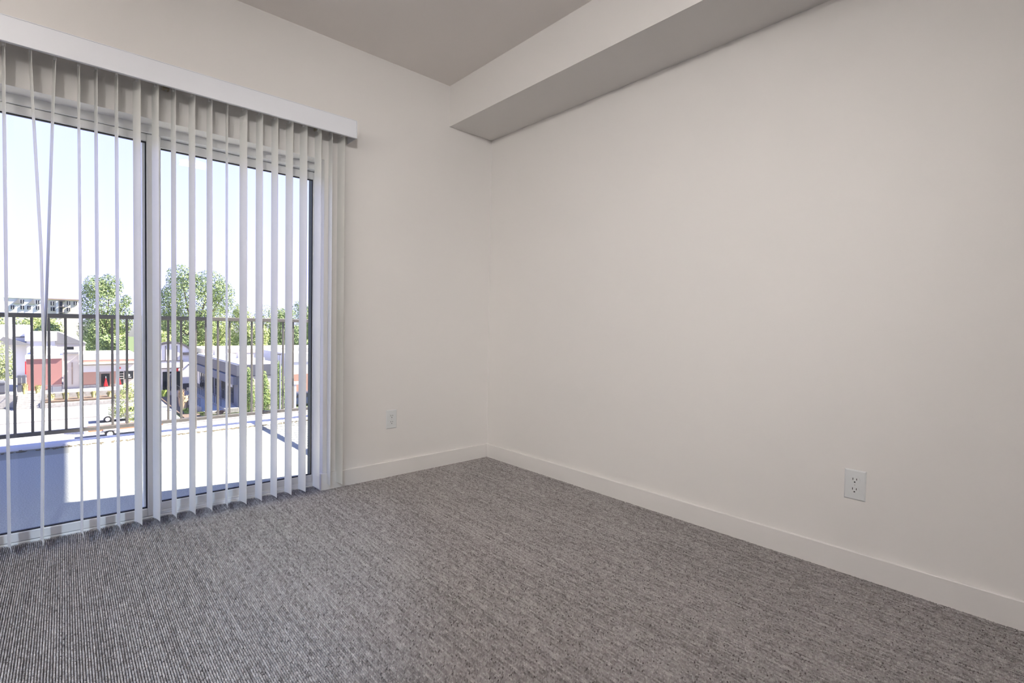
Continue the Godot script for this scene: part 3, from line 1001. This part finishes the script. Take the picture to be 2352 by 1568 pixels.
	obj("round_emblem", rl, M.sign_white, a)
	pbox(a, "emblem_ground", M.red, Vector3(10.7, -7.0, -91.95), Vector3(11.1, -6.5, -91.85))
	pbox(a, "wall_light", M.dark_trim, Vector3(12.4, -6.0, -92.0), Vector3(12.65, -5.88, -91.8))

	# row of shops whose shaded side runs towards us
	var r := thing("row_shop", "long shaded blue-grey row of shops running towards the street", "building", Vector3(17.0, G, -77.0))
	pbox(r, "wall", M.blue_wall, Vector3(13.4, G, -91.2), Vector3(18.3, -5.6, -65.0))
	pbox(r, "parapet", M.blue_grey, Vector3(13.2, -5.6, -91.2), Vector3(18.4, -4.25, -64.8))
	pbox(r, "roof", M.white_wall, Vector3(13.6, -4.3, -91.0), Vector3(18.1, -4.15, -65.2))
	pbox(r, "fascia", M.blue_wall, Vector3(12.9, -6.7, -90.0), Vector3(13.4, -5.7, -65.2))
	for e: Array in [[-87.8, -85.2], [-84.7, -82.4], [-81.4, -78.6], [-77.3, -75.0], [-73.6, -71.4], [-70.2, -67.2]]:
		var wi := pbox(r, "window", M.win, Vector3(13.34, -9.2, e[0]), Vector3(13.5, -6.9, e[1]))
		var st := mb()
		box(st, Vector3(13.28, -8.05, e[0]) - r.position, Vector3(13.36, -7.97, e[1]) - r.position)
		var zc: float = (e[0] + e[1]) / 2.0
		box(st, Vector3(13.28, -9.2, zc - 0.04) - r.position, Vector3(13.36, -6.9, zc + 0.04) - r.position)
		obj("window_bar", st, M.dark_trim, wi)
	pbox(r, "pale_panel", M.white_wall, Vector3(13.3, -8.8, -89.6), Vector3(13.42, -6.8, -88.0))
	pbox(r, "red_sign", M.red, Vector3(13.25, -6.75, -69.5), Vector3(13.36, -6.15, -67.3))
	pbox(r, "white_sign", M.sign_white, Vector3(13.25, -7.2, -69.5), Vector3(13.36, -6.8, -67.3))
	pbox(r, "end_wall", M.cream, Vector3(13.6, G, -65.1), Vector3(18.3, -5.7, -64.9))
	for e: Array in [[14.8, -86], [16.2, -78], [15.4, -71]]:
		pbox(r, "rooftop_unit", M.cream, Vector3(e[0], -4.15, e[1]), Vector3(e[0] + 1.0, -3.3, e[1] + 1.2))

	var wh := thing("white_warehouse", "wide white flat-roofed building behind the row of shops", "building", Vector3(30, G, -100))
	pbox(wh, "wall", M.white_wall, Vector3(15.5, G, -108), Vector3(46, -4.4, -95))
	pbox(wh, "parapet", M.cream, Vector3(15.3, -4.4, -108.2), Vector3(46.2, -3.7, -94.8))
	var wa := thing("white_annex", "bright white building wall behind the leafy green shrubs", "building", Vector3(22, G, -76))
	pbox(wa, "wall", M.white_wall, Vector3(21.7, G, -84), Vector3(25.2, -4.6, -72))
	pbox(wa, "parapet", M.white_wall, Vector3(21.6, -4.6, -84.1), Vector3(25.3, -3.4, -71.9))
	pbox(wa, "brick_base", M.brick_light, Vector3(21.7, G, -72.1), Vector3(25.2, -6.4, -71.9))
	var hs := thing("gabled_house", "pale blue gabled house at the right edge of the view", "house", Vector3(27.5, G, -82))
	pbox(hs, "wall", M.blue_wall, Vector3(25.6, G, -86), Vector3(29.4, -6.4, -80))
	var go := PackedVector2Array([Vector2(25.3, -6.4), Vector2(29.7, -6.4), Vector2(27.5, -4.4)])
	var gs := mb()
	var ho := hs.position
	prism(gs, go, -86.2, -79.7, func(u: float, v: float, z: float) -> Vector3: return Vector3(u, v, z) - ho)
	obj("gable_roof", gs, M.grey_roof, hs)
	pbox(hs, "window", M.win, Vector3(26.1, -8.2, -80.05), Vector3(26.9, -7.2, -79.95))

func frame(parent: Node3D, off: Vector3, a: Vector3, b: Vector3, w: float, m: Material) -> void:
	var st := mb()
	a -= off
	b -= off
	box(st, a, Vector3(a.x + w, b.y, b.z))
	box(st, Vector3(b.x - w, a.y, a.z), b)
	box(st, Vector3(a.x + w, a.y, a.z), Vector3(b.x - w, a.y + w, b.z))
	box(st, Vector3(a.x + w, b.y - w, a.z), Vector3(b.x - w, b.y, b.z))
	obj("frame", st, m, parent)

# ---------------------------------------------------------------- further off
func far_buildings() -> void:
	var G := GROUND_Y
	# white house with low gables, behind the brick shop
	var h := thing("white_house", "low white gable-roofed building left behind the brick shop", "house", Vector3(-7, G, -114))
	pbox(h, "wall", M.white_wall, Vector3(-16, G, -120), Vector3(-7.0, -1.9, -110))
	pbox(h, "upper_wall", M.white_wall, Vector3(-16, -1.9, -120), Vector3(-6.9, -0.1, -112))
	pbox(h, "wing_wall", M.white_wall, Vector3(-7.0, G, -120), Vector3(-3.6, -2.6, -109))
	var off := h.position
	var g1 := mb()
	prism(g1, PackedVector2Array([Vector2(-10.6, -3.2), Vector2(-6.4, -3.2), Vector2(-9.6, -1.9)]), -110.2, -108.6, func(u: float, v: float, z: float) -> Vector3: return Vector3(u, v, z) - off)
	obj("porch_gable", g1, M.grey_roof, h)
	pbox(h, "wing_roof", M.white_wall, Vector3(-7.2, -2.6, -120), Vector3(-3.4, -1.2, -108.8))
	pbox(h, "eave", M.dark_trim, Vector3(-8.6, -2.05, -109.98), Vector3(-6.9, -1.9, -109.9))
	var g2 := mb()
	prism(g2, PackedVector2Array([Vector2(-3.6, -3.1), Vector2(0.4, -3.1), Vector2(-3.2, -1.15), Vector2(-3.6, -1.15)]), -118.0, -108.9, func(u: float, v: float, z: float) -> Vector3: return Vector3(u, v, z) - off)
	obj("hip_roof", g2, M.grey_roof, h)
	pbox(h, "wing_wall", M.cream, Vector3(-3.6, G, -118), Vector3(0.2, -3.1, -109))
	for x: float in [-6.2, -4.6, -2.2]:
		pbox(h, "window", M.win, Vector3(x, -4.6, -109.05), Vector3(x + 0.9, -3.6, -108.9))

	# apartment blocks on the horizon
	var a := thing("apartment_block", "far white apartment block with pointed gables on the horizon", "building", Vector3(-13, G, -264))
	pbox(a, "wall", M.white_wall, Vector3(-19, G, -270), Vector3(-8.6, 8.6, -260))
	pbox(a, "roof", M.white_wall, Vector3(-19.3, 8.6, -270.3), Vector3(-8.4, 9.3, -259.7))
	var ao := a.position
	for e: float in [-15.6, -11.6]:
		var st := mb()
		prism(st, PackedVector2Array([Vector2(e - 1.0, 6.5), Vector2(e + 0.9, 6.5), Vector2(e + 0.5, 8.4)]), -260.0, -259.4, func(u: float, v: float, z: float) -> Vector3: return Vector3(u, v, z) - ao)
		obj("gable", st, M.grey_roof, a)
	for e: Array in [[-14.6, 6.6], [-10.4, 6.6], [-14.6, 4.4], [-12.8, 4.4], [-10.4, 4.4], [-17.2, 4.4]]:
		var wi := pbox(a, "window", M.win, Vector3(e[0], e[1], -260.1), Vector3(e[0] + 0.9, e[1] + 1.4, -259.8))
		pbox_under(wi, "window_bar", M.white_wall, Vector3(e[0] + 0.40, e[1], -259.85), Vector3(e[0] + 0.52, e[1] + 1.4, -259.7), a.position)
	var b := thing("apartment_block", "far beige apartment block with balconies on the horizon", "building", Vector3(-2, G, -264))
	pbox(b, "wall", M.cream, Vector3(-7.4, G, -270), Vector3(1.8, 8.4, -260))
	pbox(b, "roof", M.tan, Vector3(-7.7, 8.4, -270.3), Vector3(2.1, 8.9, -259.6))
	pbox(b, "pale_bay", M.white_wall, Vector3(-4.8, G, -260.2), Vector3(-4.1, 8.0, -259.7))
	for e: Array in [[-6.3, 6.3], [-1.6, 6.6], [-6.3, 4.1], [-5.5, 4.1], [-1.6, 4.1], [0.4, 6.6]]:
		var wi := pbox(b, "window", M.win, Vector3(e[0], e[1], -260.1), Vector3(e[0] + 0.9, e[1] + 1.4, -259.8))
		pbox_under(wi, "window_bar", M.white_wall, Vector3(e[0] + 0.40, e[1], -259.85), Vector3(e[0] + 0.52, e[1] + 1.4, -259.7), b.position)
	for y: float in [7.9, 5.6, 3.4]:
		pbox(b, "balcony", M.dark_trim, Vector3(-3.9, y, -260.0), Vector3(-2.2, y + 0.25, -258.6))
		pbox(b, "balcony_door", M.win, Vector3(-3.8, y - 1.9, -260.1), Vector3(-2.9, y - 0.1, -259.8))

func pbox_under(parent: Node3D, called: String, m: Material, a: Vector3, b: Vector3, off: Vector3) -> void:
	var st := mb()
	box(st, a - off, b - off)
	obj(called, st, m, parent)

# ---------------------------------------------------------------- trees, shrubs, grasses
func plants() -> void:
	var G := GROUND_Y
	var dk0 := Color(0.08, 0.13, 0.045)
	var dk1 := Color(0.30, 0.40, 0.14)
	var li0 := Color(0.16, 0.23, 0.06)
	var li1 := Color(0.48, 0.54, 0.20)
	# the two tall trees
	tree("poplar_tree", "tall loose green tree standing left of the door's middle stile", Vector3(3.6, G, -125), [
		[Vector3(-0.6, 14.0, 0), Vector3(3.2, 4.8, 3.0)], [Vector3(-1.6, 17.2, 0.5), Vector3(1.9, 2.4, 1.9)], [Vector3(0.9, 17.8, -0.3), Vector3(2.0, 2.3, 2.0)],
		[Vector3(2.6, 11.5, 0.4), Vector3(1.9, 3.0, 2.0)], [Vector3(-1.8, 9.0, 0.5), Vector3(2.4, 3.0, 2.2)], [Vector3(3.4, 15.0, 0), Vector3(0.9, 1.2, 0.9)]], 11000, 0.18, dk0, dk1, 0.35, "trees beyond the shops")
	tree("maple_tree", "largest dense green tree rising above the white shop roofs", Vector3(17.2, G, -115), [
		[Vector3(-1.0, 15.0, 0), Vector3(4.6, 5.6, 4.4)], [Vector3(-2.2, 19.6, 0), Vector3(2.6, 2.6, 2.4)], [Vector3(2.6, 18.2, 0.5), Vector3(3.2, 3.2, 3.0)],
		[Vector3(5.0, 16.2, 0), Vector3(2.2, 3.6, 2.6)], [Vector3(-4.6, 14.2, 0.6), Vector3(2.4, 3.4, 2.4)], [Vector3(-3.0, 9.6, 0.8), Vector3(3.0, 3.8, 3.0)], [Vector3(1.6, 10.6, 0.3), Vector3(2.6, 2.6, 2.6)]], 19000, 0.18, dk0, dk1, 0.5, "trees beyond the shops")
	# the belt of trees behind the shops
	var belt := [
		[-14.0, -136.0, 12.6, 3.7, 1, "pale green tree at the left end of the tree belt"],
		[-5.0, -136.0, 12.2, 3.7, 1, "pale green tree below the gap between the apartment blocks"],
		[4.0, -137.0, 12.4, 3.7, 1, "yellow-green tree directly behind the tall loose tree"],
		[13.0, -137.0, 14.0, 3.7, 0, "deep green tree behind the largest tree's left side"],
		[22.0, -136.0, 14.6, 3.7, 1, "yellow-green tree behind the largest tree's right side"],
		[31.0, -136.0, 16.2, 3.7, 1, "pale feathery tree right of the largest tree"],
		[40.0, -136.0, 15.8, 3.7, 0, "grey-green tree near the right end of the belt"],
		[49.0, -137.0, 16.8, 3.7, 1, "last pale tree of the belt near the dark door jamb"],
		[-13.8, -126.0, 10.8, 3.6, 0, "darker tree above the white gabled building's left end"],
		[-4.8, -126.0, 10.6, 3.6, 0, "dark bushy tree right behind the white gabled building"],
		[3.4, -105.0, 9.0, 2.9, 0, "dark tree just behind the beige shop parapet"],
		[10.6, -104.8, 9.6, 2.6, 1, "light green tree right behind the arched parapet"],
		[12.6, -126.5, 12.0, 2.9, 1, "light tree half hidden by the largest tree's trunk"],
		[29.0, -117.0, 11.0, 3.4, 1, "low light green tree behind the warehouse parapet"],
		[37.4, -117.0, 11.4, 3.4, 0, "low dark green tree behind the warehouse parapet"],
		[45.8, -117.0, 11.0, 3.4, 1, "low light tree at the warehouse's right corner"],
		[-19.0, -152.0, 13.0, 4.9, 0, "farthest tree at the left end of the belt"],
		[-7.0, -152.0, 12.4, 4.9, 1, "far tree peeping out below the white apartment block"],
		[5.0, -152.0, 13.4, 4.9, 0, "far tree behind the tall loose tree"],
		[17.0, -152.0, 14.6, 4.9, 0, "far tree hidden behind the largest tree"],
		[29.0, -152.0, 16.4, 4.9, 1, "far pale tree right of the largest tree"],
		[41.0, -152.0, 17.0, 4.9, 1, "far pale tree above the warehouse's right half"],
		[53.0, -152.0, 18.0, 4.9, 0, "farthest tree behind the dark door jamb"],
	]
	for e: Array in belt:
		var l: bool = e[4] == 1
		tree("belt_tree", e[5], Vector3(e[0], G, e[1]), crown_of(e[2], e[3], 9), 7000, 0.21, li0 if l else dk0, li1 if l else dk1, 0.3, "trees beyond the shops")
	tree("leafy_tree", "bushy green tree at the left edge above the storage container", Vector3(-9.1, -8.5, -88.2), [
		[Vector3(0, 4.2, 0), Vector3(1.7, 2.4, 1.6)], [Vector3(-1.2, 5.6, 0), Vector3(1.3, 1.6, 1.3)], [Vector3(1.0, 2.8, 0.5), Vector3(0.9, 1.4, 1.0)]], 4200, 0.12, dk0, li1, 0.16)
	# columnar shrubs by the end of the row of shops
	var sh := [[13.95, 5.4, 0.85, "slim tall green shrub at the shop row's end"], [15.65, 5.0, 0.85, "middle leafy green shrub between two taller ones"], [17.35, 6.1, 0.88, "tallest columnar green shrub beside the street lamp"]]
	for e: Array in sh:
		tree("columnar_shrub", e[3], Vector3(e[0], G + 0.1, -62.4), [[Vector3(0, e[1] * 0.50, 0), Vector3(e[2] * 0.75, e[1] * 0.40, 0.7)], [Vector3(0.0, e[1] * 0.30, 0.1), Vector3(e[2] * 0.85, e[1] * 0.30, 0.8)], [Vector3(-0.05, e[1] * 0.78, 0), Vector3(e[2] * 0.45, e[1] * 0.24, 0.5)]], 4600, 0.085, Color(0.07, 0.14, 0.03), Color(0.28, 0.38, 0.09), 0.08, "columnar shrubs at the corner")
	# young street tree before the parked cars
	tree("street_tree", "young yellow-green street tree before the parked white car", Vector3(2.1, G, -60.2), [
		[Vector3(0, 2.8, 0), Vector3(0.95, 1.7, 0.9)], [Vector3(0.2, 3.9, 0), Vector3(0.7, 0.9, 0.7)], [Vector3(-0.7, 2.0, 0.2), Vector3(0.7, 0.8, 0.7)], [Vector3(0.5, 1.5, 0.2), Vector3(0.6, 1.0, 0.6)]], 2200, 0.085, li0, Color(0.46, 0.50, 0.16), 0.06)
	# ornamental grasses
	var gy := "ornamental grasses in the planting beds"
	var g0 := Color(0.34, 0.31, 0.10)
	var g1 := Color(0.62, 0.56, 0.25)
	var beds := [
		[-3.75, -82.0, 1.1, "golden grass clump next to the right handrail"], [-2.4, -82.2, 1.2, "golden grass clump, second from the handrail"], [-1.0, -82.0, 1.25, "golden grass clump in the middle of the terrace planter"], [0.4, -82.2, 1.15, "greenish grass clump at the planter's right half"], [2.0, -82.0, 1.0, "grass clump hidden behind the young street tree"]]
	for e: Array in beds:
		grass_clump("grass_clump", e[3], Vector3(e[0], -9.15, e[1]), e[2] * 0.8, 0.54, 240, g0, g1, gy)
	grass_clump("grass_clump", "pale golden grass at the top left of the steps", Vector3(-6.2, -8.5, -84.6), 1.5, 0.4, 308, g0, g1, gy)
	grass_clump("grass_clump", "pale grass before the shaded brick wall", Vector3(-5.0, -8.5, -84.6), 1.2, 0.5, 308, g0, g1, gy)
	grass_clump("grass_clump", "bright green grass mound before the arched shop", Vector3(8.3, G, -84.0), 1.2, 0.8, 484, Color(0.25, 0.38, 0.06), Color(0.50, 0.60, 0.14), gy)
	grass_clump("grass_clump", "tall russet grass plumes before the arched shop", Vector3(8.6, G, -72.6), 2.4, 0.5, 396, Color(0.40, 0.24, 0.13), Color(0.66, 0.48, 0.30), gy)
	grass_clump("grass_clump", "shorter russet grass beside the ramp wall", Vector3(8.5, G, -69.6), 2.1, 0.6, 396, Color(0.36, 0.26, 0.13), Color(0.62, 0.48, 0.30), gy)
	grass_clump("grass_clump", "tall yellow flowering stalks before the arched shop door", Vector3(8.4, G, -77.0), 4.2, 0.35, 330, Color(0.45, 0.36, 0.06), Color(0.80, 0.64, 0.16), gy)
	grass_clump("grass_clump", "low green clump at the foot of the russet grass", Vector3(8.4, G, -66.6), 0.8, 0.7, 374, Color(0.12, 0.24, 0.05), Color(0.30, 0.42, 0.10), gy)
	grass_clump("grass_clump", "small yellow-green mound on the corner kerb strip", Vector3(9.6, G + 0.1, -63.8), 0.5, 0.8, 374, Color(0.25, 0.34, 0.08), Color(0.50, 0.56, 0.20), gy)
	grass_clump("grass_clump", "dark reddish mound on the corner kerb strip", Vector3(11.2, G + 0.1, -63.8), 0.5, 0.7, 308, Color(0.20, 0.12, 0.09), Color(0.42, 0.30, 0.22), gy)
	# bed on the corner
	var bed := structure("ground_bed", "planting bed on the street corner", Vector3(8.6, G, -72))
	pbox(bed, "soil", M.soil, Vector3(7.6, G, -85), Vector3(9.5, G + 0.12, -63.3))

# ---------------------------------------------------------------- vehicles
func wheel(parent: Node3D, at: Vector3, r: float) -> void:
	var st := mb()
	bar(st, at - Vector3(0, 0, 0.11), at + Vector3(0, 0, 0.11), r, r, 20)
	var w := obj("wheel", st, M.tyre, parent)
	var hb := mb()
	bar(hb, at + Vector3(0, 0, 0.10), at + Vector3(0, 0, 0.125), r * 0.66, r * 0.6, 16)
	obj("hub_cap", hb, M.hub, w)

func vehicles() -> void:
	var G := GROUND_Y
	car("parked_car", "white parked car half hidden by the young street tree", Vector3(2.3, G, -66.6), 4.4, 1.75, 1.55, M.paint_white)
	car("parked_car", "dark blue car at the right edge beside the white post", Vector3(21.0, G, -66.0), 4.4, 1.85, 1.75, M.paint_blue)
	var t := thing("utility_trailer", "white flat trailer with wood sides parked by the kerb", "trailer", Vector3(2.0, G, -57.6))
	pbox(t, "bed", M.paint_white, Vector3(-1.2, G + 0.52, -58.6), Vector3(5.0, G + 0.66, -56.8), 0.02)
	pbox(t, "side_board", M.wood, Vector3(-0.9, G + 0.66, -56.95), Vector3(4.8, G + 0.95, -56.88), 0.01)
	pbox(t, "side_board", M.wood, Vector3(-0.9, G + 0.66, -58.55), Vector3(4.8, G + 0.95, -58.48), 0.01)
	pbox(t, "fender", M.paint_white, Vector3(0.15, G + 0.66, -56.95), Vector3(1.15, G + 0.78, -56.55), 0.04)
	for x: float in [0.64, 3.6]:
		wheel(t, Vector3(x - 2.0, 0.36, 0.95), 0.36)
		wheel(t, Vector3(x - 2.0, 0.36, -0.9), 0.36)

func car(called: String, label: String, at: Vector3, len: float, wid: float, hei: float, paint: Material) -> void:
	var c := thing(called, label, "car", at)
	var l := len / 2.0
	var h := hei
	# side outline of the lower body and of the cabin, pushed across the width
	var lower := PackedVector2Array([Vector2(-l, 0.28), Vector2(-l, h * 0.48), Vector2(-l * 0.9, h * 0.56), Vector2(-l * 0.42, h * 0.62), Vector2(l * 0.95, h * 0.62), Vector2(l, h * 0.5), Vector2(l, 0.28)])
	var st := mb()
	prism(st, lower, -wid / 2.0, wid / 2.0, func(u: float, v: float, w: float) -> Vector3: return Vector3(u, v, w))
	obj("body", st, paint, c)
	var cab := PackedVector2Array([Vector2(-l * 0.45, h * 0.62), Vector2(-l * 0.18, h * 0.96), Vector2(-l * 0.08, h), Vector2(l * 0.6, h), Vector2(l * 0.72, h * 0.95), Vector2(l * 0.92, h * 0.62)])
	var cs := mb()
	prism(cs, cab, -wid / 2.0 + 0.12, wid / 2.0 - 0.12, func(u: float, v: float, w: float) -> Vector3: return Vector3(u, v, w))
	obj("cabin", cs, paint, c)
	for s: float in [-1.0, 1.0]:
		var z := s * (wid / 2.0 - 0.11)
		for e: Array in [[-0.36, -0.02, -0.14], [0.04, 0.42, 0.04], [0.47, 0.80, 0.47]]:
			var o := PackedVector2Array([Vector2(l * e[0], h * 0.65), Vector2(l * e[2], h * 0.93), Vector2(l * (e[1] if e[0] < 0.4 else 0.64), h * 0.93), Vector2(l * e[1], h * 0.65)])
			var ws := mb()
			prism(ws, o, z - 0.015, z + 0.015, func(u: float, v: float, w: float) -> Vector3: return Vector3(u, v, w))
			obj("window", ws, M.win, c)
	for x: float in [-0.62, 0.60]:
		for s: float in [-1.0, 1.0]:
			wheel(c, Vector3(l * x, 0.33, s * (wid / 2.0 - 0.09)), 0.33)
